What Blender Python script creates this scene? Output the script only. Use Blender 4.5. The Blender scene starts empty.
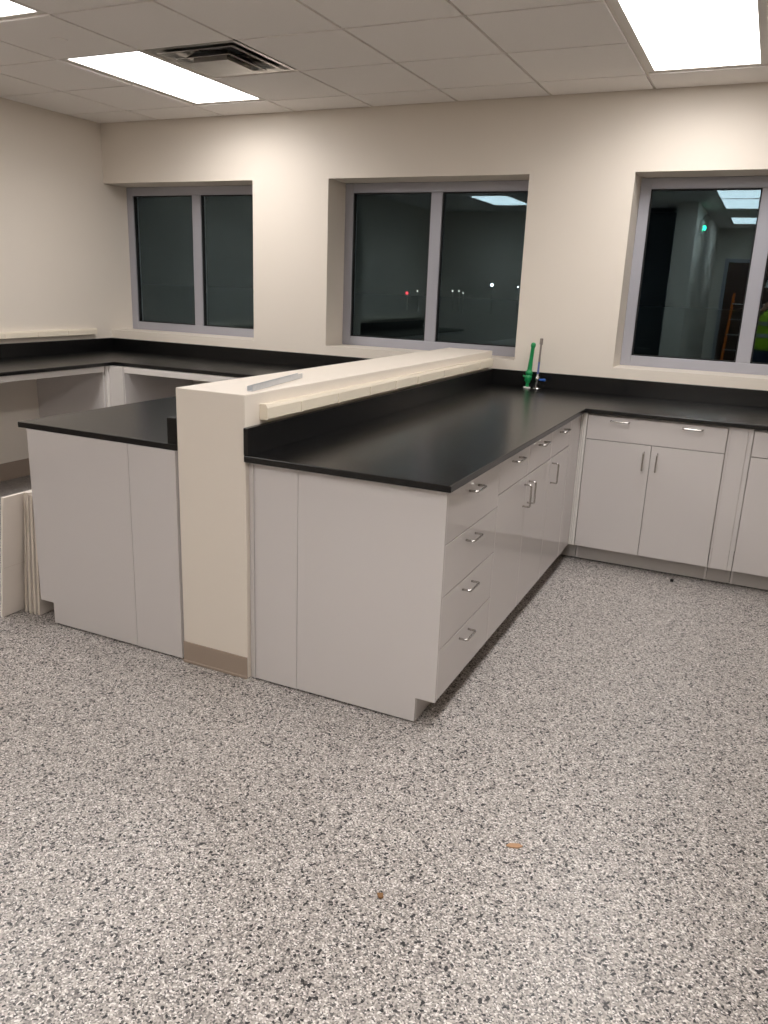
import bpy, bmesh, math, random
from mathutils import Vector, Matrix
S = bpy.context.scene
COL = S.collection
R = math.radians
random.seed(7)

# ------------------------------------------------------------------ measures (metres)
XL = -3.07                 # plane of the side wall
ZC = 2.69                  # ceiling
WP, YP, ZP = 0.320, -2.893, 1.135      # half-height wall: width, end, top
HC, HT, HB = 0.914, 0.889, 1.017       # worktop top / underside, top of the upstand
XC, YB = 1.115, -0.758     # cabinet fronts
DW = 0.257                 # depth of the window recess
XR = 4.6                   # other side wall
YF = -9.6                  # far end behind the camera
TOE = 0.104

# ------------------------------------------------------------------ materials
def srgb(r, g, b):
    def f(c):
        c /= 255.0
        return c / 12.92 if c <= 0.04045 else ((c + 0.055) / 1.055) ** 2.4
    return (f(r), f(g), f(b), 1.0)

def mat(name, col, rough=0.5, metal=0.0, noise=None, bump=None, spec=0.5, coat=0.0):
    m = bpy.data.materials.new(name); m.use_nodes = True
    nt = m.node_tree; b = nt.nodes['Principled BSDF']
    b.inputs['Roughness'].default_value = rough
    b.inputs['Metallic'].default_value = metal
    b.inputs['Specular IOR Level'].default_value = spec
    b.inputs['Coat Weight'].default_value = coat
    b.inputs['Coat Roughness'].default_value = 0.08
    tc = nt.nodes.new('ShaderNodeTexCoord')
    if noise:
        sc, amt = noise
        n = nt.nodes.new('ShaderNodeTexNoise'); n.inputs['Scale'].default_value = sc; n.inputs['Detail'].default_value = 4
        nt.links.new(tc.outputs['Object'], n.inputs['Vector'])
        mx = nt.nodes.new('ShaderNodeMix'); mx.data_type = 'RGBA'
        lo = [c * (1 - amt) for c in col[:3]] + [1]; hi = [min(1, c * (1 + amt)) for c in col[:3]] + [1]
        mx.inputs[6].default_value = lo; mx.inputs[7].default_value = hi
        nt.links.new(n.outputs['Fac'], mx.inputs[0]); nt.links.new(mx.outputs[2], b.inputs['Base Color'])
    else:
        b.inputs['Base Color'].default_value = col
    if bump:
        sc, st = bump
        n2 = nt.nodes.new('ShaderNodeTexNoise'); n2.inputs['Scale'].default_value = sc; n2.inputs['Detail'].default_value = 3
        nt.links.new(tc.outputs['Object'], n2.inputs['Vector'])
        bp = nt.nodes.new('ShaderNodeBump'); bp.inputs['Strength'].default_value = st; bp.inputs['Distance'].default_value = 0.002
        nt.links.new(n2.outputs['Fac'], bp.inputs['Height']); nt.links.new(bp.outputs['Normal'], b.inputs['Normal'])
    return m

def emit(name, col, strength):
    m = bpy.data.materials.new(name); m.use_nodes = True
    nt = m.node_tree; nt.nodes.clear()
    o = nt.nodes.new('ShaderNodeOutputMaterial'); e = nt.nodes.new('ShaderNodeEmission')
    e.inputs['Color'].default_value = col; e.inputs['Strength'].default_value = strength
    nt.links.new(e.outputs[0], o.inputs[0])
    return m

def floor_mat():
    m = bpy.data.materials.new('flake_floor'); m.use_nodes = True
    nt = m.node_tree; b = nt.nodes['Principled BSDF']
    tc = nt.nodes.new('ShaderNodeTexCoord')
    def chips(scale, stops, off):
        mp = nt.nodes.new('ShaderNodeMapping'); mp.inputs['Location'].default_value = off
        nt.links.new(tc.outputs['Object'], mp.inputs['Vector'])
        nz = nt.nodes.new('ShaderNodeTexNoise'); nz.inputs['Scale'].default_value = scale * 0.8
        nt.links.new(mp.outputs[0], nz.inputs['Vector'])
        mv = nt.nodes.new('ShaderNodeMixRGB'); mv.inputs[0].default_value = 0.0012
        nt.links.new(mp.outputs[0], mv.inputs[1]); nt.links.new(nz.outputs['Color'], mv.inputs[2])
        v = nt.nodes.new('ShaderNodeTexVoronoi'); v.inputs['Scale'].default_value = scale; v.voronoi_dimensions = '2D'
        nt.links.new(mv.outputs[0], v.inputs['Vector'])
        sp = nt.nodes.new('ShaderNodeSeparateColor'); nt.links.new(v.outputs['Color'], sp.inputs[0])
        cr = nt.nodes.new('ShaderNodeValToRGB'); cr.color_ramp.interpolation = 'CONSTANT'
        el = cr.color_ramp.elements
        while len(el) < len(stops): el.new(0.5)
        for e, (p, c) in zip(el, stops): e.position = p; e.color = c
        nt.links.new(sp.outputs[0], cr.inputs[0])
        return cr, sp
    base, sp1 = chips(270, [(0, srgb(86, 83, 83)), (0.13, srgb(122, 117, 114)), (0.30, srgb(150, 144, 139)), (0.50, srgb(170, 163, 158)),
                       (0.72, srgb(188, 181, 175)), (0.88, srgb(222, 218, 214))], (0, 0, 0))
    dark, sp2 = chips(150, [(0, srgb(24, 24, 27)), (0.6, srgb(44, 42, 44)), (0.8, srgb(88, 84, 82))], (3.1, 1.7, 0))
    lt = nt.nodes.new('ShaderNodeMath'); lt.operation = 'LESS_THAN'; lt.inputs[1].default_value = 0.085
    nt.links.new(sp2.outputs[1], lt.inputs[0])
    mx = nt.nodes.new('ShaderNodeMixRGB')
    nt.links.new(lt.outputs[0], mx.inputs[0]); nt.links.new(base.outputs[0], mx.inputs[1]); nt.links.new(dark.outputs[0], mx.inputs[2])
    nt.links.new(mx.outputs[0], b.inputs['Base Color'])
    b.inputs['Roughness'].default_value = 0.38
    return m

def glass_mat():
    m = bpy.data.materials.new('coated_glass'); m.use_nodes = True
    b = m.node_tree.nodes['Principled BSDF']
    b.inputs['Base Color'].default_value = (0.80, 0.92, 0.94, 1)
    b.inputs['Transmission Weight'].default_value = 1.0
    b.inputs['Roughness'].default_value = 0.0
    b.inputs['IOR'].default_value = 1.62
    b.inputs['Specular Tint'].default_value = (0.64, 0.88, 1.0, 1)
    return m

M = {}
M['wall'] = mat('cream_wall_paint', srgb(227, 218, 206), 0.6, noise=(3, 0.015), bump=(220, 0.06))
M['tile'] = mat('ceiling_tile', srgb(246, 240, 235), 0.9, noise=(260, 0.10), bump=(300, 0.4))
M['grid'] = mat('grid_enamel', srgb(212, 204, 194), 0.45)
M['floor'] = floor_mat()
M['base'] = mat('taupe_rubber_base', srgb(158, 142, 128), 0.5)
M['cab'] = mat('cabinet_enamel', srgb(206, 201, 199), 0.05, spec=0.75)
M['strip'] = mat('pale_strip_enamel', srgb(224, 220, 216), 0.2)
M['toe'] = mat('toe_board_enamel', srgb(178, 173, 169), 0.35)
M['top'] = mat('black_epoxy_resin', srgb(9, 9, 10), 0.27, spec=0.6)
M['alu'] = mat('window_aluminium', srgb(172, 172, 180), 0.42, metal=0.25)
M['rubber'] = mat('black_gasket', srgb(14, 15, 16), 0.6)
M['glass'] = glass_mat()
M['chrome'] = mat('satin_steel', srgb(190, 187, 183), 0.24, metal=1.0)
M['galv'] = mat('galvanised_steel', srgb(200, 202, 204), 0.35, metal=0.4, noise=(60, 0.12))
M['ivory'] = mat('ivory_raceway', srgb(232, 222, 203), 0.4)
M['board'] = mat('white_melamine', srgb(228, 219, 210), 0.4)
M['edge'] = mat('raw_board_edge', srgb(212, 201, 188), 0.7, noise=(90, 0.08))
M['lampframe'] = mat('light_frame_enamel', srgb(214, 208, 200), 0.4)
M['lamp'] = emit('light_diffuser', (1.0, 0.962, 0.94, 1), 5.0)
M['duct'] = mat('diffuser_metal', srgb(182, 178, 172), 0.28, metal=1.0, noise=(9, 0.2))
M['ductdark'] = mat('duct_inside', srgb(48, 46, 44), 0.6)
M['green'] = mat('green_plastic', srgb(18, 140, 78), 0.35)
M['blue'] = mat('blue_plastic', srgb(40, 92, 176), 0.35)
M['bluetape'] = mat('blue_sleeve', srgb(92, 104, 158), 0.45)
M['greyrod'] = mat('grey_nozzle', srgb(142, 132, 126), 0.35, metal=0.5)
M['white'] = mat('white_plastic', srgb(225, 222, 216), 0.4)
M['tan'] = mat('dry_wood_chip', srgb(176, 138, 104), 0.7, noise=(200, 0.2))
M['brown'] = mat('brown_scrap', srgb(128, 92, 56), 0.7, noise=(200, 0.2))
M['black'] = mat('black_plastic', srgb(22, 22, 24), 0.45)
M['ground'] = mat('night_ground', srgb(9, 9, 10), 0.95, noise=(0.3, 0.2))
M['door'] = mat('brown_door_veneer', srgb(92, 62, 46), 0.4, noise=(8, 0.15))
M['storage'] = mat('dim_charcoal', srgb(74, 78, 82), 0.35)  # dark tone stands in for the dim area behind the camera
M['orange'] = mat('orange_fibreglass', srgb(226, 118, 30), 0.4)
M['skin'] = mat('skin', srgb(176, 128, 100), 0.5)
M['vest'] = mat('lime_vest', srgb(176, 224, 30), 0.6)
M['silver'] = mat('reflective_tape', srgb(190, 192, 194), 0.3, metal=0.4)
M['shirt'] = mat('dark_shirt', srgb(44, 44, 50), 0.8)
M['denim'] = mat('denim', srgb(46, 56, 78), 0.85)
M['boot'] = mat('boot_leather', srgb(58, 42, 30), 0.6)
M['hat'] = mat('white_helmet', srgb(232, 232, 230), 0.3)
M['led'] = emit('green_led', (0.05, 1.0, 0.45, 1), 14)
M['lampcold'] = emit('street_lamp_cold', (0.7, 0.92, 1.0, 1), 4.0)
M['lampwarm'] = emit('street_lamp_warm', (1.0, 0.9, 0.8, 1), 1.2)
M['lampred'] = emit('signal_lamp_red', (1.0, 0.05, 0.07, 1), 1.2)

# ------------------------------------------------------------------ mesh helpers
class MB:
    """collects solids in world coordinates, links them as one mesh object"""
    def __init__(s): s.bm = bmesh.new()
    def box(s, x0, x1, y0, y1, z0, z1, mtx=None):
        x0, x1 = sorted((x0, x1)); y0, y1 = sorted((y0, y1)); z0, z1 = sorted((z0, z1))
        v = [s.bm.verts.new(p) for p in ((x0,y0,z0),(x1,y0,z0),(x1,y1,z0),(x0,y1,z0),(x0,y0,z1),(x1,y0,z1),(x1,y1,z1),(x0,y1,z1))]
        if mtx is not None:
            for q in v: q.co = mtx @ q.co
        for f in ((3,2,1,0),(4,5,6,7),(0,1,5,4),(1,2,6,5),(2,3,7,6),(3,0,4,7)): s.bm.faces.new([v[i] for i in f])
        return s
    def prism(s, pts, axis, a, b):
        """polygon pts extruded along axis from a to b"""
        def P(p, t):
            return {0: (t, p[0], p[1]), 1: (p[0], t, p[1]), 2: (p[0], p[1], t)}[axis]
        A = [s.bm.verts.new(P(p, a)) for p in pts]; B = [s.bm.verts.new(P(p, b)) for p in pts]
        s.bm.faces.new(A[::-1]); s.bm.faces.new(B)
        n = len(pts)
        for i in range(n): s.bm.faces.new((A[i], A[(i+1) % n], B[(i+1) % n], B[i]))
        return s
    def lathe(s, prof, c=(0,0,0), n=24, mtx=None):
        """profile of (radius, height) about z through c"""
        rings = []
        for r, z in prof:
            if r < 1e-6: rings.append([s.bm.verts.new((c[0], c[1], c[2]+z))])
            else: rings.append([s.bm.verts.new((c[0]+r*math.cos(2*math.pi*k/n), c[1]+r*math.sin(2*math.pi*k/n), c[2]+z)) for k in range(n)])
        if mtx is not None:
            for ring in rings:
                for q in ring: q.co = mtx @ q.co
        for A, B in zip(rings, rings[1:]):
            for k in range(n):
                k2 = (k+1) % n
                if len(A) == 1 and len(B) == 1: continue
                if len(A) == 1: s.bm.faces.new((A[0], B[k2], B[k]))
                elif len(B) == 1: s.bm.faces.new((A[k], A[k2], B[0]))
                else: s.bm.faces.new((A[k], A[k2], B[k2], B[k]))
        return s
    def tube(s, pts, r, n=10, fillet=0.0):
        P = [Vector(p) for p in pts]
        if fillet > 0:
            Q = [P[0]]
            for a, b, c in zip(P, P[1:], P[2:]):
                d0 = (a-b).normalized(); d1 = (c-b).normalized()
                p0, p1 = b+d0*fillet, b+d1*fillet
                for k in range(6):
                    t = k/5; Q.append((1-t)**2*p0 + 2*t*(1-t)*b + t*t*p1)
            Q.append(P[-1]); P = Q
        rs = r if isinstance(r, (list, tuple)) else [r]*len(P)
        T = [(P[min(i+1, len(P)-1)] - P[max(i-1, 0)]).normalized() for i in range(len(P))]
        up = Vector((0,0,1)) if abs(T[0].z) < 0.9 else Vector((1,0,0))
        u = T[0].cross(up).normalized(); rings = []
        for p, t, rr in zip(P, T, rs):
            u = (u - t*u.dot(t)).normalized(); w = t.cross(u)
            rings.append([s.bm.verts.new(p + rr*(math.cos(2*math.pi*k/n)*u + math.sin(2*math.pi*k/n)*w)) for k in range(n)])
        for A, B in zip(rings, rings[1:]):
            for k in range(n): s.bm.faces.new((A[k], A[(k+1) % n], B[(k+1) % n], B[k]))
        s.bm.faces.new(rings[0][::-1]); s.bm.faces.new(rings[-1])
        return s
    def build(s, name, m, parent=None, bevel=0.0, smooth=False, off=None, seg=2):
        bmesh.ops.recalc_face_normals(s.bm, faces=s.bm.faces)
        o_ = Vector(off) if off is not None else (Vector(parent_origin(parent)) if parent else Vector((0,0,0)))
        if o_.length > 0:
            for v in s.bm.verts: v.co -= o_
        me = bpy.data.meshes.new(name); s.bm.to_mesh(me); s.bm.free()
        if smooth:
            for p in me.polygons: p.use_smooth = True
            try: me.set_sharp_from_angle(angle=R(42))
            except Exception: pass
        me.materials.append(m)
        o = bpy.data.objects.new(name, me); COL.objects.link(o)
        if parent: o.parent = parent
        elif off is not None: o.location = off
        if bevel > 0:
            b = o.modifiers.new('edge', 'BEVEL'); b.width = bevel; b.segments = seg; b.limit_method = 'ANGLE'; b.angle_limit = R(40)
        return o

def parent_origin(p):
    v = Vector((0,0,0))
    while p is not None: v += p.location; p = p.parent
    return v

def thing(name, label, cat, loc=(0,0,0), rotz=0.0, group=None):
    o = bpy.data.objects.new(name, None); COL.objects.link(o)
    o.empty_display_size = 0.1
    o.location = loc; o.rotation_euler = (0, 0, rotz)
    o['label'] = label; o['category'] = cat
    if group: o['group'] = group
    return o

def tag(o, label, cat, group=None):
    o['label'] = label; o['category'] = cat
    if group: o['group'] = group
    return o

def struct(o):
    o['kind'] = 'structure'; return o

def copy_tree(o, parent=None):
    c = o.copy(); COL.objects.link(c)
    if parent: c.parent = parent
    for ch in list(o.children): copy_tree(ch, c)
    return c

# ------------------------------------------------------------------ room shell
struct(MB().box(XL-.2, XR+.2, YF-.2, 0.35, -0.12, 0.0).build('floor', M['floor']))

WT = 0.34
Z0, Z1 = 1.083, 2.244
wins = [(XL, -1.62), (-0.978, 0.4775), (1.1275, 2.584)]
mb = MB()
mb.box(XL-.2, XR+.2, 0, WT, 0, Z0); mb.box(XL-.2, XR+.2, 0, WT, Z1, 3.2)
xs = [XL-.2] + [e for w in wins for e in w] + [XR+.2]
for a, b in zip(xs[0::2], xs[1::2]): mb.box(a, b, 0, WT, Z0, Z1)
bmesh.ops.remove_doubles(mb.bm, verts=mb.bm.verts, dist=1e-5)
struct(mb.build('wall_back', M['wall']))
struct(MB().box(XL-.2, XL, YF-.2, 0.0, 0, 3.2).build('wall_left', M['wall']))
struct(MB().box(XR, XR+.2, YF-.2, 0.0, 0, 3.2).build('wall_right', M['wall']))
struct(MB().box(0.005, WP, YP, -0.0005, 0, ZP).build('wall_center', M['wall'], bevel=0.004, seg=3))
struct(MB().prism([(XL, -6.6), (0.72, -6.6), (0.72, -5.4), (0.97, -5.4), (0.97, YF), (0.75, YF), (0.75, -6.8), (XL, -6.8)], 2, 0, 3.2).build('wall_rear', M['wall']))
struct(MB().box(0.97, XR, YF-.2, YF, 0, 3.2).build('wall_front', M['wall']))

# rubber base
struct(MB().box(0.0045, WP+0.0005, YP-0.005, YP, 0.002, 0.094).box(.004, WP+.001, YP-.009, YP, 0.0005, 0.012).build('baseboard_center', M['base'], bevel=0.002))
struct(MB().box(XL, XL+.006, -6.59, -0.83, 0.0005, 0.135).build('baseboard_left', M['base'], bevel=0.002))
struct(MB().box(-2.2, -0.9, -0.006, 0, 0.0005, 0.102).build('baseboard_back', M['base'], bevel=0.002))

# ceiling: lay-in tiles in an exposed grid
P = 0.61
gx = [-2.475 + P*k for k in range(-1, 12)]
gy = [-0.345 - P*k for k in range(0, 17)]
X0, X1, Y0, Y1 = XL, XR, YF, 0.0
light_cells = []
for lx, rows in ((-1.865, (-0.345, -2.175, -4.615)), (1.185, (-0.345, -2.175, -4.005, -5.225, -7.665))):
    for ly in rows: light_cells.append((lx, ly))
cells_out = set()
for lx, ly in light_cells: cells_out |= {(round(lx, 3), round(ly, 3)), (round(lx, 3), round(ly-P, 3))}
vent_cell = (-1.255, -0.955)
cells_out.add((round(vent_cell[0], 3), round(vent_cell[1], 3)))
bx = [X0] + [g for g in gx if X0+.05 < g < X1-.05] + [X1]
by = [Y1] + [g for g in gy if Y0+.05 < g < Y1-.05] + [Y0]
ct = MB()
for a, b in zip(bx, bx[1:]):
    for c, d in zip(by, by[1:]):
        if (round(a, 3), round(c, 3)) in cells_out: continue
        ct.box(a+.0085, b-.0085, d+.0085, c-.0085, ZC-.002, ZC+.022)
ct.box(X0-.1, X1+.1, Y0-.1, Y1+.05, ZC+.16, ZC+.2)
struct(ct.build('ceiling', M['tile']))
tg = MB()
h = 0.0082
for g in bx[1:-1]: tg.box(g-h, g+h, Y0, Y1, ZC+.007, ZC+.009).box(g-.002, g+.002, Y0, Y1, ZC+.009, ZC+.04)
for i, g in enumerate(by[1:-1]):
    for a, b in zip(bx, bx[1:]):
        # a cross tee is left out where a two-cell light spans it
        if any(abs(a-lx) < 1e-3 and abs(g-(ly-P)) < 1e-3 for lx, ly in light_cells): continue
        tg.box(a+h, b-h, g-h, g+h, ZC+.0074, ZC+.009).box(a+h, b-h, g-.002, g+.002, ZC+.009, ZC+.04)
for (a, b, c, d) in ((X0, X1, Y1-.02, Y1), (X0, X0+.02, Y0, Y1), (X1-.02, X1, Y0, Y1), (X0, X1, Y0, Y0+.02)):
    tg.box(a, b, c, d, ZC+.0072, ZC+.009)
struct(tg.build('trim_1', M['grid']))

# ------------------------------------------------------------------ windows
def window(n, x0, x1):
    z0, z1 = Z0, Z1 - .002
    fb = 0.066; y0, y1 = DW, DW+.07
    x0 += .001; x1 -= .001
    f = MB()
    f.box(x0, x0+fb, y0, y1, z0, z1); f.box(x1-fb, x1, y0, y1, z0, z1)
    f.box(x0+fb, x1-fb, y0, y1, z0, z0+fb); f.box(x0+fb, x1-fb, y0, y1, z1-fb, z1)
    fo = struct(f.build('window_%d' % n, M['alu'], bevel=0.003))
    xm = (x0+x1)/2 + (.02 if n == 3 else 0); mw = 0.042
    MB().box(xm-mw, xm+mw, y0, y1, z0+fb, z1-fb).build('mullion', M['alu'], fo, bevel=0.003)
    for a, b in ((x0+fb, xm-mw), (xm+mw, x1-fb)):
        g = 0.008; zz0, zz1 = z0+fb, z1-fb
        k = MB()
        k.box(a, a+g, y0+.012, y0+.045, zz0, zz1); k.box(b-g, b, y0+.012, y0+.045, zz0, zz1)
        k.box(a+g, b-g, y0+.012, y0+.045, zz0, zz0+g); k.box(a+g, b-g, y0+.012, y0+.045, zz1-g, zz1)
        k.build('gasket', M['rubber'], fo)
        MB().box(a+.001, b-.001, y0+.024, y0+.032, zz0+.001, zz1-.001).build('pane', M['glass'], fo)
for i, (a, b) in enumerate(wins): window(i+1, a, b)

# ------------------------------------------------------------------ worktops
YE = -2.906
def tops(name, label, poly, splashes, loc):
    t = thing(name, label, 'countertop', loc)
    MB().prism(poly, 2, HT, HC).build('slab', M['top'], t, bevel=0.003)
    for s in splashes: MB().box(*s).build('backsplash', M['top'], t, bevel=0.002)
    return t
e = 0.0008
XE = XR - .001
tops('countertop', 'L-shaped black countertop with the two slender taps, on the drawer side of the half-height wall',
     [(WP+e, YE), (1.135, YE), (1.135, -0.778), (XE, -0.778), (XE, -e), (WP+e, -e)],
     [(WP+e, WP+.021, YE, -e, HC+.0003, HB), (WP+.0215, XE, -.021, -e, HC+.0003, HB)], (0.7, -1.5, HT))
tops('countertop', 'bare black countertop over the knee spaces, its stub end above the leaning boards',
     [(-e, -2.889), (-0.8594, -2.889), (-0.8594, -0.742), (-2.345, -0.742), (-2.345, -6.3), (XL+e, -6.3), (XL+e, -e), (-e, -e)],
     [(-.046, -e, -2.889, -e, HC+.0003, HB), (XL+.0215, -.0465, -.021, -e, HC+.0003, HB), (XL+e, XL+.021, -6.3, -e, HC+.0003, HB)], (-1.5, -0.4, HT))

# ------------------------------------------------------------------ cabinets
def handle_mesh(vertical):
    w = 0.05
    pts = [(-w, 0, 0), (-w, -.032, 0), (w, -.032, 0), (w, 0, 0)]
    if vertical: pts = [(0, p[1], p[0]) for p in pts]
    mb = MB().tube(pts, 0.0042, 10, 0.009)
    bmesh.ops.recalc_face_normals(mb.bm, faces=mb.bm.faces)
    me = bpy.data.meshes.new('handle'); mb.bm.to_mesh(me); mb.bm.free()
    for p in me.polygons: p.use_smooth = True
    me.materials.append(M['chrome']); return me
HM = {False: handle_mesh(False), True: handle_mesh(True)}

def local(mb, name, m, root, bevel=0.0, **k):     # mesh given in the thing's own frame
    return mb.build(name, m, root, bevel, off=(0, 0, 0), **k)

def cabinet(name, label, loc, rotz, w, d, fronts, group='base cabinets', end=None):
    """front face on local y=0, width along x, depth along +y"""
    t = thing(name, label, 'cabinet', loc, rotz, group)
    H = HT - .001; th = 0.013
    prof = [(0, TOE), (0, H), (d, H), (d, 0.008), (.076, 0.008), (.076, TOE)]
    b = MB()
    prof2 = [(.0205, TOE), (.0205, H), (d, H), (d, 0.008), (.076, 0.008), (.076, TOE)]
    b.prism(prof if end == 0 else prof2, 0, 0.0006, th); b.prism(prof if end == 1 else prof2, 0, w-th, w-.0006)
    b.box(th, w-th, .021, d, TOE, H); b.box(th, w-th, .0205, .023, H-.012, H)
    local(b, 'body', M['cab'], t, 0.0012)
    local(MB().box(th, w-th, .074, .09, 0.009, TOE), 'toe_kick', M['toe'], t)
    local(MB().box(.012, w-.012, .09, d-.012, 0.0005, .0085), 'gap_shade_strip', M['black'], t)  # black strip added so the gap at the floor reads as shadow
    for kind, x0, x1, z0, z1, hs in fronts:
        if end != 0 and x0 < .02: x0 = .002
        if end != 1 and x1 > w-.02: x1 = w-.002
        p = local(MB().box(x0, x1, 0.0, .0195, z0, z1), kind, M['cab'], t, 0.0018)
        for hx, hz in hs:
            ho = bpy.data.objects.new('handle', HM[kind == 'door']); COL.objects.link(ho); ho.parent = p
            ho.location = (hx, 0, hz)
    return t

def fr(kind, x0, x1, z0, z1, hs): g = .0016; return (kind, x0+g, x1-g, z0+g, z1-g, hs)
RZ = R(90)
zs = [TOE, 0.305, 0.503, 0.695, 0.880]
w = 0.590; th = .013
cabinet('drawer_cabinet', 'light grey drawer cabinet with four stacked drawers at the open end of the peninsula', (XC, -2.881, 0), RZ, w, XC-.54,
        [fr('drawer', th, w-th, a, b, [(w/2-.022, b-.038)]) for a, b in zip(zs, zs[1:])], end=0)
zd = 0.742
w = 0.85; m_ = 0.43
cabinet('base_cabinet', 'light grey two-door cabinet with paired drawers beside the four-drawer stack', (XC, -2.291, 0), RZ, w, XC-.54,
        [fr('drawer', th, m_, zd, zs[4], [(m_/2, .853)]), fr('drawer', m_, w-th, zd, zs[4], [((m_+w)/2, .853)]),
         fr('door', th, m_, zs[0], zd, [(m_-.035, .655)]), fr('door', m_, w-th, zs[0], zd, [(m_+.04, .655)])])
w = 0.41
cabinet('base_cabinet', 'narrow light grey one-door cabinet with one drawer, last before the inner corner', (XC, -1.441, 0), RZ, w, XC-.54,
        [fr('drawer', th, w-th, zd, zs[4], [(w/2, .853)]), fr('door', th, w-th, zs[0], zd, [(.05, .66)])])
w = 0.735; m_ = 0.362
cabinet('base_cabinet', 'light grey two-door cabinet below the window wall with one wide two-handled drawer front, all visible', (1.147, YB, 0), 0, w, 0.73,
        [fr('drawer', th, w-th, zd, zs[4], [(.18, .857), (.56, .857)]),
         fr('door', th, m_, zs[0], zd, [(m_-.036, .652)]), fr('door', m_, w-th, zs[0], zd, [(m_+.036, .652)])])
w = 0.90
cabinet('base_cabinet', 'light grey cabinet under the window wall cut by the photo edge, past the plain filler', (2.006, YB, 0), 0, w, 0.73,
        [fr('drawer', th, w-th, zd, zs[4], [(.22, .857), (.68, .857)]),
         fr('door', th, w/2, zs[0], zd, [(w/2-.036, .652)]), fr('door', w/2, w-th, zs[0], zd, [(w/2+.036, .652)])])
w = 0.90
cabinet('base_cabinet', 'light grey window-wall cabinet beyond the photo edge, second past the plain filler', (2.908, YB, 0), 0, w, 0.73,
        [fr('drawer', th, w-th, zd, zs[4], [(.22, .857), (.68, .857)]),
         fr('door', th, w/2, zs[0], zd, [(w/2-.036, .652)]), fr('door', w/2, w-th, zs[0], zd, [(w/2+.036, .652)])], end=1)
w = 1.05
cabinet('base_cabinet', 'light grey cabinet under the stub countertop, its blank side facing out by the leaning boards', (-0.808, -1.84, 0), -RZ, w-.0, 0.808-.25,
        [fr('drawer', th, w/2, zd, zs[4], [(w/4, .853)]), fr('drawer', w/2, w-th, zd, zs[4], [(w*.75-.1, .853)]),
         fr('door', th, w/2, zs[0], zd, [(w/2-.04, .655)]), fr('door', w/2, w-th, zs[0], zd, [(w/2+.04, .655)])], end=1)
w = 1.07
cabinet('base_cabinet', 'light grey cabinet behind the half-height wall, deeper under the stub countertop', (-0.808, -0.77, 0), -RZ, w, 0.808-.25,
        [fr('drawer', th, w/2, zd, zs[4], [(w/4, .853)]), fr('drawer', w/2, w-th, zd, zs[4], [(w*.75, .853)]),
         fr('door', th, w/2, zs[0], zd, [(w/2-.04, .655)]), fr('door', w/2, w-th, zs[0], zd, [(w/2+.04, .655)])])

# filler panels
H = HT - .001
t = thing('filler_panel', 'light grey filler panel with a narrow scribe strip, between half-height wall and drawer cabinet', 'panel', (.43, -2.88, 0), group='cabinet filler panels')
MB().box(.3545, .5325, -2.868, -2.70, .0005, .0065).build('gap_shade_strip', M['black'], t)  # added black strip, the shadow gap under the panel
MB().box(.357, .5385, -2.881, -2.861, .007, H).build('panel', M['cab'], t, 0.0012)
MB().box(.3215, .3555, -2.872, -2.855, .001, H).box(.3385, .344, -2.878, -2.872, .001, H).build('scribe_strip', M['cab'], t, 0.0012)
t = thing('filler_panel', 'light grey filler panel between the stub cabinet and the half-height wall', 'panel', (-.12, -2.88, 0), group='cabinet filler panels')
MB().box(-.244, -.014, -2.876, -2.70, .0005, .0065).build('gap_shade_strip', M['black'], t)  # added black strip for the shadow gap below this panel
MB().box(-.2475, -.0105, -2.89, -2.87, .007, H).build('panel', M['cab'], t, 0.0012)
MB().box(-.0095, -.0015, -2.874, -2.86, .001, H).build('scribe_strip', M['cab'], t)
t = thing('filler_panel', 'tall light grey blank filler between the two cabinets under the window wall', 'panel', (1.945, YB, 0), group='cabinet filler panels')
MB().box(1.8945, 1.981, YB, YB+.018, TOE, H).build('panel', M['cab'], t, 0.0012)
MB().box(1.8835, 1.8935, YB+.003, YB+.018, TOE, H).box(1.982, 2.0045, YB+.003, YB+.018, TOE, H).build('scribe_strip', M['cab'], t, 0.0008)
MB().box(1.8835, 2.0045, YB+.074, YB+.09, .009, TOE).box(1.8835, 2.0045, YB+.018, YB+.09, TOE, TOE+.012).build('toe_kick', M['toe'], t)
t = thing('corner_filler', 'folded light grey corner filler where peninsula cabinets meet the window-wall cabinets', 'panel', (XC, YB, 0), group='corner fillers')
MB().box(XC-.018, XC, -1.0265, -.905, TOE, H).build('panel', M['cab'], t, 0.0012)
MB().box(XC-.022, XC-.004, -.903, YB+.018, TOE, H).build('panel', M['cab'], t, 0.0012)
k = MB()
k.box(XC-.003, 1.1455, YB+.008, YB+.018, TOE, H)
for q0, q1 in ((-.003, .005), (.0075, .0155), (.0185, .0305)): k.box(XC+q0, XC+q1, YB, YB+.008, TOE, H)
k.build('ridged_strip', M['strip'], t, 0.0012)
MB().box(XC-.09, XC-.074, -1.0295, -.7, .009, TOE).box(XC-.074, 1.1455, YB+.074, YB+.09, .009, TOE).build('toe_kick', M['toe'], t)

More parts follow.
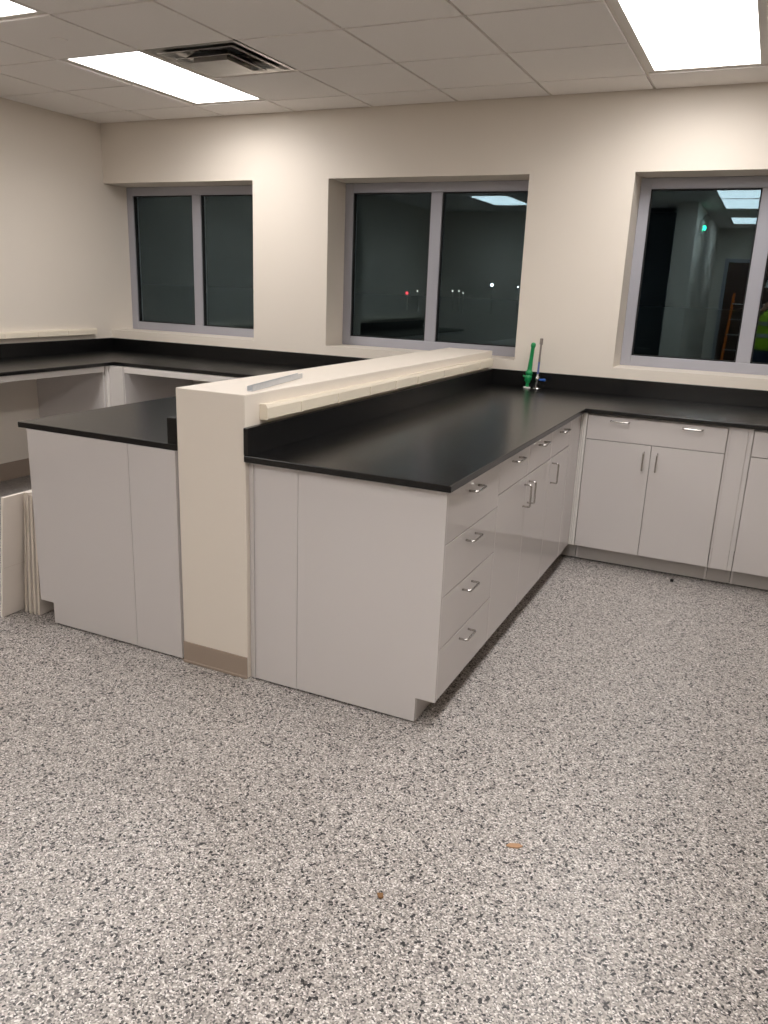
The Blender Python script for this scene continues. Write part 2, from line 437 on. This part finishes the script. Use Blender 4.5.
# open knee spaces of the far run
t = thing('corner_filler', 'white ridged corner post holding up the far countertop between two knee spaces', 'panel', (-2.36, -.77, 0), group='corner fillers')
MB().box(-2.385, -2.368, -.809, -.767, .001, H).build('panel', M['strip'], t, 0.0012)
MB().box(-2.366, -2.2385, -.785, -.767, .001, H).build('panel', M['strip'], t, 0.0012)
k = MB()
for xx in (-2.352, -2.322, -2.283, -2.256): k.box(xx, xx+.008, -.773, -.767, .001, H)
for yy in (-.803, -.783): k.box(-2.368, -2.362, yy, yy+.008, .001, H)
k.build('ridge', M['strip'], t, 0.001)
tag(MB().box(XL+.001, -2.3865, -.828, -.810, .001, H).build('support_panel', M['cab'], off=(-2.7, -.82, 0), bevel=.001),
    'grey support panel in shade under the far countertop, standing against the side wall', 'panel', 'knee space support panels')
tag(MB().box(-2.2375, -2.2195, -.785, -.008, .001, H).build('support_panel', M['cab'], off=(-2.228, -.4, 0), bevel=.001),
    'shaded grey support panel under the far countertop, running back below the small window', 'panel', 'knee space support panels')
tag(MB().box(-2.386, -2.368, -6.28, -.8295, .846, H).build('apron_rail', M['strip'], off=(-2.377, -3, .846), bevel=.001),
    'long pale apron rail under the far countertop along the side wall', 'rail', 'apron rails')
tag(MB().box(-2.2185, -.81, -.785, -.767, .846, H).build('apron_rail', M['strip'], off=(-1.5, -.776, .846), bevel=.001),
    'pale apron rail under the far countertop below the small window', 'rail', 'apron rails')

# ------------------------------------------------------------------ loose boards leaning on the stub cabinet
specs = [ # bottom x, top x, front y, length, height, thickness, label
    (-.862, -.828, -2.857, .30, .575, .012, 'white board leaning flat against the cabinet, innermost of the five, seen past the toe space'),
    (-.886, -.847, -2.860, .34, .580, .012, 'white board edge, second out from the stub cabinet'),
    (-.914, -.866, -2.862, .34, .588, .012, 'white board edge, third of the five leaning by the stub cabinet'),
    (-.944, -.885, -2.859, .36, .585, .012, 'white board edge just behind the broad outermost board'),
    (-.984, -.905, -2.958, .36, .580, .014, 'broad white loose board, outermost of the leaning stack, its face showing a pencil line')]
for xb, xt, yf, ln, hh, tk, lab in specs:
    t = thing('loose_board', lab, 'board', (xb, yf, 0), group='boards leaning on the cabinet')
    ang = math.atan2(xt-xb, hh)
    mtx = Matrix.Translation((0, 0, .0)) @ Matrix.Rotation(ang, 4, 'Y')
    L = math.hypot(xt-xb, hh)
    zl = tk*math.sin(ang) + .0008
    def lb(x0, x1, y0, y1, z0, z1): return MB().box(x0, x1, y0, y1, z0, z1, Matrix.Translation((0, 0, zl)) @ mtx)
    local(lb(-tk, 0, .0015, ln, 0, L-.001), 'panel', M['board'], t, .0008)
    local(lb(-tk, 0, 0, .0013, 0, L), 'edge_band', M['edge'] if tk < .014 else M['board'], t)
    if tk > .0135: local(lb(.0, .0004, .004, ln-.02, .245, .2465), 'pencil_line', M['edge'], t)

# ------------------------------------------------------------------ raceways
def raceway(label, x, sx, y0, y1, z0, z1, joints, seam, group='surface raceways'):
    t = thing('raceway', label, 'raceway', (x, (y0+y1)/2, z0), group=group)
    d = .033
    hh = z1 - z0
    prof = [(x, z0), (x+sx*d, z0+.002), (x+sx*d, z1-.012), (x+sx*(d-.006), z1), (x, z1)]
    MB().prism(prof, 1, y0+.006, y1).build('cover', M['ivory'], t, .0015)
    pe = [(x, z0-.0015), (x+sx*(d+.0015), z0), (x+sx*(d+.0015), z1-.011), (x+sx*(d-.005), z1+.0015), (x, z1+.0015)]
    MB().prism(pe, 1, y0, y0+.006).build('end_cap', M['ivory'], t, .001)
    for yj in joints:
        MB().box(x+sx*(d-.002), x+sx*(d+.0035), yj-.007, yj+.007, z0+.001, z1-.013).build('cover_clip', M['ivory'], t, .001)
    for yj in seam:
        MB().box(x+sx*.001, x+sx*(d+.0008), yj-.0015, yj+.0015, z0-.0006, z1-.0115).build('seam', M['edge'], t)
    return t
raceway('ivory raceway strip along the half-height wall, above the countertop with the taps', WP+.0008, 1, -2.80, -.075, 1.035, 1.091,
        [-2.55, -2.24, -1.93, -1.64, -1.36, -0.65, -0.34], [-0.98])
raceway('ivory raceway strip on the side wall above the far countertop', XL+.0008, 1, -6.2, -.2, 1.052, 1.102, [-.5, -.8, -1.1, -1.4, -1.7, -2.0, -2.3], [-1.25])

# galvanised channel offcut lying on the half-height wall
t = thing('metal_channel', 'short galvanised metal channel lying on top of the half-height wall', 'channel', (.290, -2.80, ZP), R(10.2))
def chan(mb_): return local(mb_, 'channel', M['galv'], t, .0006)
chan(MB().box(-.022, 0, 0, .52, .0004, .0022).box(-.002, 0, 0, .52, .0022, .020).box(-.022, -.020, 0, .52, .0022, .020))
for k in range(4):
    local(MB().box(-.016, -.007, .06+.12*k, .085+.12*k, .0022, .0026), 'slot', M['rubber'], t)

# ------------------------------------------------------------------ taps on the worktop
bx_, by_ = .604, -.095
t = thing('lab_tap', 'green gas tap with upright tapered nozzle on the black countertop', 'tap', (bx_, by_, HC+.0015), group='countertop taps')
local(MB().lathe([(0, .0005), (.023, .0005), (.024, .004), (.021, .008), (.009, .0095), (0, .0095)]), 'base_flange', M['white'], t, smooth=True)
local(MB().lathe([(0, .009), (.011, .009), (.011, .035), (.015, .038), (.0155, .05), (.020, .053), (.022, .062), (.022, .078), (.017, .086), (.021, .09), (.023, .1),
                  (.021, .112), (.0155, .118), (.0145, .14), (.0125, .2), (.0115, .262), (.0125, .266), (.0155, .272), (.0165, .282), (.014, .292), (.007, .297), (0, .298)]),
      'valve_body', M['green'], t, smooth=True)
lev = local(MB().tube([(0, 0, .07), (-.02, -.002, .072), (-.036, -.004, .078)], [.006, .0075, .005], 10).tube([(-.008, 0, .05), (-.022, 0, .052)], [.007, .006], 10), 'lever', M['green'], t, smooth=True)

t.rotation_euler = (0, R(4.0), 0)

t = thing('lab_tap', 'slim chrome tap with blue lever and blue sleeved grey nozzle on the black countertop', 'tap', (.668, -.095, HC+.0008), group='countertop taps')
local(MB().lathe([(0, .0005), (.026, .0005), (.027, .004), (.024, .008), (.01, .0095), (0, .0095)]), 'base_flange', M['chrome'], t, smooth=True)
local(MB().lathe([(0, .009), (.008, .009), (.0075, .03), (.0105, .034), (.0105, .05), (.013, .055), (.015, .065), (.013, .077), (.009, .083), (.0075, .09), (.0065, .1), (0, .1)]),
      'valve_body', M['chrome'], t, smooth=True)
local(MB().lathe([(0, .099), (.0066, .099), (.0066, .178), (0, .178)]), 'sleeve', M['bluetape'], t, smooth=True)
local(MB().lathe([(0, .177), (.0068, .177), (.006, .24), (.0062, .286), (.0105, .288), (.0105, .322), (.009, .327), (0, .327)]), 'nozzle', M['greyrod'], t, smooth=True)
t.rotation_euler = (0, R(1.2), 0)
local(MB().tube([(.010, 0, .064), (.026, -.003, .062), (.05, -.006, .064), (.058, -.006, .065)], [.005, .0075, .0095, .005], 10), 'lever', M['blue'], t, smooth=True)

# ------------------------------------------------------------------ ceiling fittings
LAMP_W = 6.5
def ceiling_light(lx, ly, label):
    t = thing('ceiling_light', label, 'light', (lx+P/2, ly-P, ZC), group='recessed ceiling lights')
    hx, hy = P/2-.009, P-.009; fw, fe = .036, .024
    f = MB()
    for a, b, c, d in ((-hx, -hx+fw, -hy, hy), (hx-fw, hx, -hy, hy), (-hx+fw, hx-fw, -hy, -hy+fe), (-hx+fw, hx-fw, hy-fe, hy)):
        f.box(a, b, c, d, .0045, .014)
    local(f, 'frame', M['lampframe'], t, .002)
    local(MB().box(-hx+fw+.001, hx-fw-.001, -hy+fe+.001, hy-fe-.001, .007, .011), 'diffuser', M['lamp'], t)
    hs = MB()
    hs.box(-hx, hx, -hy, hy, .10, .104)
    local(hs, 'housing', M['lampframe'], t)
    ld = bpy.data.lights.new('lamp_tubes', 'AREA'); ld.shape = 'RECTANGLE'; ld.size = 2*(hx-fw)-.01; ld.size_y = 2*(hy-fe)-.01
    ld.energy = LAMP_W; ld.color = (1.0, 0.962, 0.94); ld.spread = R(154)
    lo = bpy.data.objects.new('lamp_tubes', ld); COL.objects.link(lo); lo.parent = t; lo.location = (0, 0, .005)
    return t
labs = {(-1.865, -.345): 'long lit recessed ceiling light beside the square air vent',
        (-1.865, -2.175): 'lit ceiling light cut by the photo corner, beyond the tile with the sprinkler plate',
        (-1.865, -4.615): 'lit ceiling light behind the camera, mirrored in the middle window',
        (1.185, -.345): 'bright recessed ceiling light at the top edge, above the window by the plain filler',
        (1.185, -2.175): 'lit ceiling light over the open floor just behind the peninsula light',
        (1.185, -4.005): 'lit ceiling light mirrored as the largest bar in the end window',
        (1.185, -5.225): 'lit ceiling light mirrored as the middle bar in the end window',
        (1.185, -7.665): 'lit ceiling light mirrored as the smallest bar in the end window'}
for lx, ly in light_cells: ceiling_light(lx, ly, labs[(lx, ly)])

# square cone air diffuser
vx, vy = vent_cell[0]+P/2, vent_cell[1]-P/2
t = thing('air_vent', 'square stepped metal air vent in the ceiling beside the long light', 'vent', (vx, vy, ZC))
def sq_ring(h0, z0, h1, z1, tk=.0025):
    """sloping square collar from half-size h0 at z0 to h1 at z1"""
    m_ = MB(); bm = m_.bm
    def sq(h_, z): return [bm.verts.new((sx*h_, sy*h_, z)) for sx, sy in ((-1,-1),(1,-1),(1,1),(-1,1))]
    a, b, c, d = sq(h0, z0), sq(h1, z1), sq(h1, z1+tk), sq(h0, z0+tk)
    for A, B in ((a, b), (b, c), (c, d), (d, a)):
        for k in range(4): bm.faces.new((A[k], A[(k+1) % 4], B[(k+1) % 4], B[k]))
    return m_
hv = P/2 - .012
local(sq_ring(hv, .001, hv-.022, .001), 'frame', M['duct'], t)
local(sq_ring(hv-.022, .001, hv-.095, .075), 'cone', M['duct'], t)
def curved(h0, z0, h1, z1):
    m_ = MB(); bm = m_.bm; prev = None
    for k in range(7):
        q = k/6; h_ = h0 + (h1-h0)*q; z = z0 + (z1-z0)*q*q
        ring = [bm.verts.new((sx*h_, sy*h_, z)) for sx, sy in ((-1,-1),(1,-1),(1,1),(-1,1))]
        if prev:
            for i in range(4): bm.faces.new((prev[i], prev[(i+1) % 4], ring[(i+1) % 4], ring[i]))
        prev = ring
    return m_
for hh0, zz0, hh1, zz1 in ((.246, -.004, .150, .050), (.176, -.022, .105, .022)):
    c_ = local(curved(hh0, zz0, hh1, zz1), 'cone', M['duct'], t, smooth=True)
    so = c_.modifiers.new('thick', 'SOLIDIFY'); so.thickness = .003
local(MB().box(-.128, .128, -.128, .128, -.034, -.030).box(-.112, .112, -.112, .112, -.030, -.005), 'center_plate', M['duct'], t, .003)
pl = MB()
pl.box(-hv, hv, -hv, hv, .12, .125)
for a, b, c, d in ((-hv, -hv+.004, -hv, hv), (hv-.004, hv, -hv, hv), (-hv, hv, -hv, -hv+.004), (-hv, hv, hv-.004, hv)): pl.box(a, b, c, d, .06, .12)
local(pl, 'plenum', M['ductdark'], t)
tag(MB().lathe([(0, -.009), (.036, -.009), (.041, -.007), (.042, -.0021), (0, -.0021)], (-1.53, -1.86, ZC), 32).build('ceiling_sprinkler', M['tile'], off=(-1.53, -1.86, ZC), smooth=True),
    'small round concealed sprinkler plate on a ceiling tile near the long light', 'sprinkler')

# ------------------------------------------------------------------ bits on the floor
def bit(name, label, cat, x, y, pts, hgt, m, rz):
    mb_ = MB().prism(pts, 2, .0004, hgt)
    o = mb_.build(name, m, off=(0, 0, 0), bevel=.001); o.location = (x, y, 0); o.rotation_euler = (0, 0, R(rz))
    return tag(o, label, cat, 'scraps on the floor')
bit('wood_chip', 'flat tan chip lying on the open speckled floor', 'scrap', 1.555, -3.349, [(-.024, -.004), (-.012, -.011), (.012, -.01), (.025, .0), (.014, .009), (-.012, .007)], .004, M['tan'], 18)
bit('leaf_scrap', 'tiny brown scrap on the speckled floor, closest to the camera', 'scrap', 1.298, -3.704, [(-.010, .002), (-.002, -.008), (.007, -.010), (.011, -.002), (.004, .009)], .006, M['brown'], 0)
bit('rubber_crumb', 'tiny black crumb on the floor in front of the two-door window-wall cabinet', 'scrap', 1.714, -.80, [(-.010, -.006), (.008, -.008), (.010, .004), (-.002, .010)], .016, M['black'], 10)

# ------------------------------------------------------------------ what the windows mirror: the room behind the camera
d = struct(MB().box(1.20, 2.10, YF, YF+.04, .004, 2.13).build('door_1', M['door'], bevel=.002))
fk = MB(); fk.box(1.14, 1.20, YF, YF+.05, 0.001, 2.19).box(2.10, 2.16, YF, YF+.05, 0.001, 2.19).box(1.20, 2.10, YF, YF+.05, 2.13, 2.19)
fk.build('door_frame', M['alu'], d, .002)
MB().tube([(2.03, YF+.04, 1.0), (2.03, YF+.09, 1.0), (1.92, YF+.09, 1.0)], .009, 10, .012).build('door_handle', M['chrome'], d, smooth=True)
t = thing('wall_lamp', 'small emergency light with a glowing green lamp, high on the partition behind the camera', 'light', (.9702, -5.9, 2.34))
MB().box(.9702, 1.01, -6.02, -5.78, 2.34, 2.50).build('body', M['white'], t, .006)
MB().lathe([(0, -.03), (.03, -.028), (.036, 0), (.03, .028), (0, .03)], (1.02, -5.9, 2.41), 16).build('green_lamp', M['led'], t, smooth=True)
MB().tube([(.99, -5.9, 2.50), (1.03, -5.9, 2.58), (1.08, -5.88, 2.56)], .012, 8).build('bracket', M['chrome'], t, smooth=True)
t = thing('dim_area_cabinet', 'tall charcoal cabinet added behind the camera for the dim area mirrored in the end window', 'cabinet', (.36, -6.3, 0))  # added cabinet, full height to keep the mirrored area dim
MB().box(.02, .70, -6.595, -6.12, .001, 2.62).build('body', M['storage'], t, .004)
for k in range(9): dr = MB().box(.04, .68, -6.119, -6.10, .06+.115*k, .165+.115*k).build('drawer', M['storage'], t, .003); MB().box(.2, .52, -6.099, -6.085, .12+.115*k, .13+.115*k).build('handle', M['chrome'], dr)
MB().box(.04, .68, -6.119, -6.10, 1.12, 2.58).build('door', M['storage'], t, .003)
t = thing('step_ladder', 'orange step ladder leaning beside the brown door at the far end', 'ladder', (1.5, -9.3, 0))
for x in (1.32, 1.68):
    MB().tube([(x, -9.05, .002), (1.5+(x-1.5)*.75, -9.5, 1.62)], .022, 8).build('rail', M['orange'], t)
for k in range(6):
    q = (k+.7)/6.3; hw = .18*(1-.25*q)
    MB().box(1.5-hw, 1.5+hw, -9.05-.45*q-.03, -9.05-.45*q+.03, 1.6*q-.01, 1.6*q+.01).build('step', M['galv'], t)

# ---- the person taking the picture, mirrored at the edge of the end window
CAM = Vector((1.9928, -5.2761, 1.5351))
def skin(name, verts, edges, radii, m, parent, sub=2, root=0):
    o_ = parent_origin(parent)
    me = bpy.data.meshes.new(name); me.from_pydata([Vector(v)-o_ for v in verts], edges, []); me.update()
    o = bpy.data.objects.new(name, me); COL.objects.link(o); o.parent = parent
    md = o.modifiers.new('skin', 'SKIN'); md.use_smooth_shade = True
    if not me.skin_vertices: me.attributes.new('skin', 'FLOAT', 'POINT')
    for sv, r in zip(me.skin_vertices[0].data, radii):
        sv.radius = r if isinstance(r, tuple) else (r, r)
    me.skin_vertices[0].data[root].use_root = True
    sb = o.modifiers.new('sub', 'SUBSURF'); sb.levels = sub; sb.render_levels = sub
    me.materials.append(m)
    return o
px, py = 2.0, -5.58
t = thing('person', 'person in lime vest and white hard hat holding a phone, mirrored in a window', 'person', (px, py, 0))
def at(x, y, z): return (px+x, py+y, z)
ph = CAM + Vector((0, -.03, -.02))
V = [at(0,0,.95), at(0,.01,1.12), at(0,.0,1.30), at(0,0,1.43), at(0,.01,1.50), at(0,.045,1.575), at(0,.035,1.66), at(0,.03,1.75)]
Rr = [(.16,.115), (.15,.11), (.17,.12), (.11,.09), (.058,.058), (.07,.085), (.082,.10), (.06,.075)]
E_ = [(i, i+1) for i in range(7)]
V += [at(0,.115,1.645), at(0,.152,1.615)]; Rr += [.018, .013]; E_ += [(6, 8), (8, 9)]        # nose
def chain(start, pts, rads):
    i = start
    for p, r in zip(pts, rads):
        V.append(p); Rr.append(r); E_.append((i, len(V)-1)); i = len(V)-1
    return i
for s in (-1, 1):
    hnd = (ph.x+s*.078, ph.y-.034, ph.z-.05)
    a = chain(3, [at(s*.17, 0, 1.42), at(s*.24, .06, 1.17), (px+s*.13, ph.y-.06, ph.z-.12), (hnd[0]+s*.008, hnd[1]-.015, hnd[2]-.035), hnd], [.062, .048, .033, .026, .026])
    for j, (dz, ln) in enumerate(((.035, .07), (.015, .078), (-.005, .074), (-.024, .060))):
        chain(a, [(hnd[0]-s*.004, hnd[1]+.020, hnd[2]+dz), (hnd[0]-s*.020, hnd[1]+.030, hnd[2]+dz+.004), (hnd[0]-s*(ln*.55), hnd[1]+.030, hnd[2]+dz+.005)], [.009, .0085, .0075])
    chain(a, [(hnd[0]-s*.008, hnd[1]-.012, hnd[2]+.022), (hnd[0]-s*.026, hnd[1]-.006, hnd[2]+.038)], [.011, .009])
    chain(0, [at(s*.095, 0, .86), at(s*.11, .015, .50), at(s*.12, -.02, .10), at(s*.125, .02, .05), at(s*.135, .15, .035)], [.09, .062, .045, .042, .036])
skin('body', V, E_, Rr, M['skin'], t)
for s in (-1, 1):
    MB().lathe([(0, -.011), (.008, -.008), (.011, 0), (.008, .008), (0, .011)], at(s*.032, .122, 1.665), 12).build('eye', M['white'], t, smooth=True)
    MB().lathe([(0, -.006), (.0045, -.004), (.006, 0), (.0045, .004), (0, .006)], at(s*.032, .131, 1.665), 10).build('iris', M['black'], t, smooth=True)
    skin('ear', [at(s*.088, .03, 1.675), at(s*.096, .022, 1.65), at(s*.088, .028, 1.625)], [(0, 1), (1, 2)], [.014, .017, .011], M['skin'], t)
MB().tube([at(-.028, .125, 1.583), at(0, .134, 1.580), at(.028, .125, 1.583)], .005, 8).build('mouth', M['brown'], t, smooth=True)
skin('hair', [at(0, -.045, 1.60), at(0, -.03, 1.68), at(0, 0, 1.74)], [(0, 1), (1, 2)], [(.07, .035), (.09, .05), (.085, .08)], M['boot'], t)
# clothing
cv = [at(0,0,.90), at(0,.01,1.12), at(0,0,1.30), at(0,0,1.45)]; cr = [(.195,.145), (.185,.138), (.20,.145), (.115,.10)]; ce = [(0,1),(1,2),(2,3)]
for s in (-1, 1):
    for k, (p, r) in enumerate(((at(s*.17,0,1.425), .075), (at(s*.24,.06,1.17), .062), (at(s*.19,.14,1.28), .052))):
        cv.append(p); cr.append(r); ce.append((3 if k == 0 else len(cv)-2, len(cv)-1))
skin('shirt', cv, ce, cr, M['shirt'], t)
tv = [at(0,0,.99), at(0,0,.90)]; tr = [(.20,.15), (.198,.148)]; te = [(0,1)]
for s in (-1, 1):
    for k, (p, r) in enumerate(((at(s*.10,0,.80), .115), (at(s*.11,.015,.48), .088), (at(s*.12,-.02,.09), .08))):
        tv.append(p); tr.append(r); te.append((1 if k == 0 else len(tv)-2, len(tv)-1))
skin('trousers', tv, te, tr, M['denim'], t)
vv = skin('vest', [at(0,0,.84), at(0,.01,1.10), at(0,0,1.32), at(0,0,1.46)], [(0,1),(1,2),(2,3)], [(.225,.17), (.205,.158), (.218,.165), (.14,.12)], M['vest'], t)
for z, rx, ry in ((1.10, .222, .170), (1.25, .226, .172)):
    k = MB()
    k.lathe([(1, -.025), (1.0, .025), (.985, .025), (.985, -.025), (1, -.025)], n=32)
    for v in k.bm.verts: v.co = Vector((v.co.x*rx*.93, v.co.y*ry*.93, v.co.z)) + Vector(at(0, .005, z))
    k.build('reflective_band', M['silver'], vv, smooth=True)
hh_ = MB()
hh_.lathe([(.0, .145), (.05, .14), (.095, .11), (.122, .05), (.125, .0), (.15, -.008), (.152, -.013), (.118, -.010), (.115, .04), (.09, .10), (.045, .13), (0, .134)], n=32)
for v in hh_.bm.verts: v.co = Vector((v.co.x, v.co.y*1.14 + (.03 if v.co.y > .1 and v.co.z < .01 else 0), v.co.z)) + Vector(at(0, .03, 1.70))
hh_.build('hard_hat', M['hat'], t, smooth=True)
for s in (-1, 1):
    skin('boot', [at(s*.122, -.03, .14), at(s*.124, -.02, .055), at(s*.135, .10, .045), at(s*.14, .17, .042)], [(0,1),(1,2),(2,3)], [.055, .055, .05, .042], M['boot'], t)
RM = Matrix(((0.9026196, 0.4288102, 0.0374121), (-0.1504907, 0.2329499, 0.9607741), (-0.4032746, 0.8728437, -0.2747971)))
rgt, upv, fwd = Vector(RM[0]), Vector(RM[1]), Vector(RM[2])
cam_m = Matrix(((rgt.x, upv.x, -fwd.x, 0), (rgt.y, upv.y, -fwd.y, 0), (rgt.z, upv.z, -fwd.z, 0), (0, 0, 0, 1)))
t = thing('phone', 'black phone held up at eye level by the person in the lime vest', 'phone', CAM)
bo = MB().box(-.037, .037, -.10, .012, .008, .0155, cam_m.to_3x3().to_4x4()); bo.build('body', M['black'], t, .003, off=(0, 0, 0))

# ------------------------------------------------------------------ night outside
struct(MB().box(-150, 60, .35, 160, -.6, -.5).build('ground', M['ground']))
def street_lamp(x, z, r, m, label, name='street_lamp', cat='street lamp'):
    y = 60
    t = thing(name, label, cat, (x, y, -.5), group='lights outside in the dark')
    MB().tube([(x, y+.15, -.5), (x, y+.15, z+.1)], .03, 8).build('pole', M['rubber'], t)
    MB().lathe([(0, -r), (r*.7, -r*.7), (r, 0), (r*.7, r*.7), (0, r)], (x, y, z), 14).build('lamp', m, t, smooth=True)
    MB().box(x-r, x+r, y-.1, y+.25, z+r, z+r+.06).build('hood', M['rubber'], t)
street_lamp(-26.79, .95, .13, M['lampred'], 'red light in the dark beyond the middle window', 'signal_lamp', 'signal light')
street_lamp(-19.17, 1.88, .13, M['lampcold'], 'brightest bluish white street lamp in the dark beyond the middle window')
street_lamp(-25.81, 1.15, .065, M['lampwarm'], 'small pale street lamp just beside the red light outside')
street_lamp(-22.6, 1.27, .065, M['lampwarm'], 'faint street lamp outside, first past the mullion of the middle window')
street_lamp(-22.02, 1.29, .06, M['lampwarm'], 'faint street lamp outside, second past the mullion of the middle window')
street_lamp(-21.65, 1.14, .055, M['lampwarm'], 'faint street lamp outside, third past the mullion of the middle window')
street_lamp(-16.95, 1.79, .06, M['lampcold'], 'dim street lamp outside at the far edge of the middle window')

# ------------------------------------------------------------------ world, camera, colour
wd = bpy.data.worlds.new('night'); S.world = wd; wd.use_nodes = True
wd.node_tree.nodes['Background'].inputs['Color'].default_value = (0.0003, 0.0004, 0.0005, 1)
wd.node_tree.nodes['Background'].inputs['Strength'].default_value = 1.0
cd = bpy.data.cameras.new('camera'); co = bpy.data.objects.new('camera', cd); COL.objects.link(co)
cd.sensor_fit = 'VERTICAL'; cd.sensor_height = 36; cd.sensor_width = 27
cd.lens = 793.36/1024*36
cd.clip_start = 0.005; cd.clip_end = 400
co.matrix_world = Matrix.Translation(CAM) @ cam_m
S.camera = co
S.view_settings.view_transform = 'Standard'; S.view_settings.look = 'None'
S.view_settings.gamma = 1.0; S.view_settings.use_curve_mapping = False
S.view_settings.exposure = 0.73
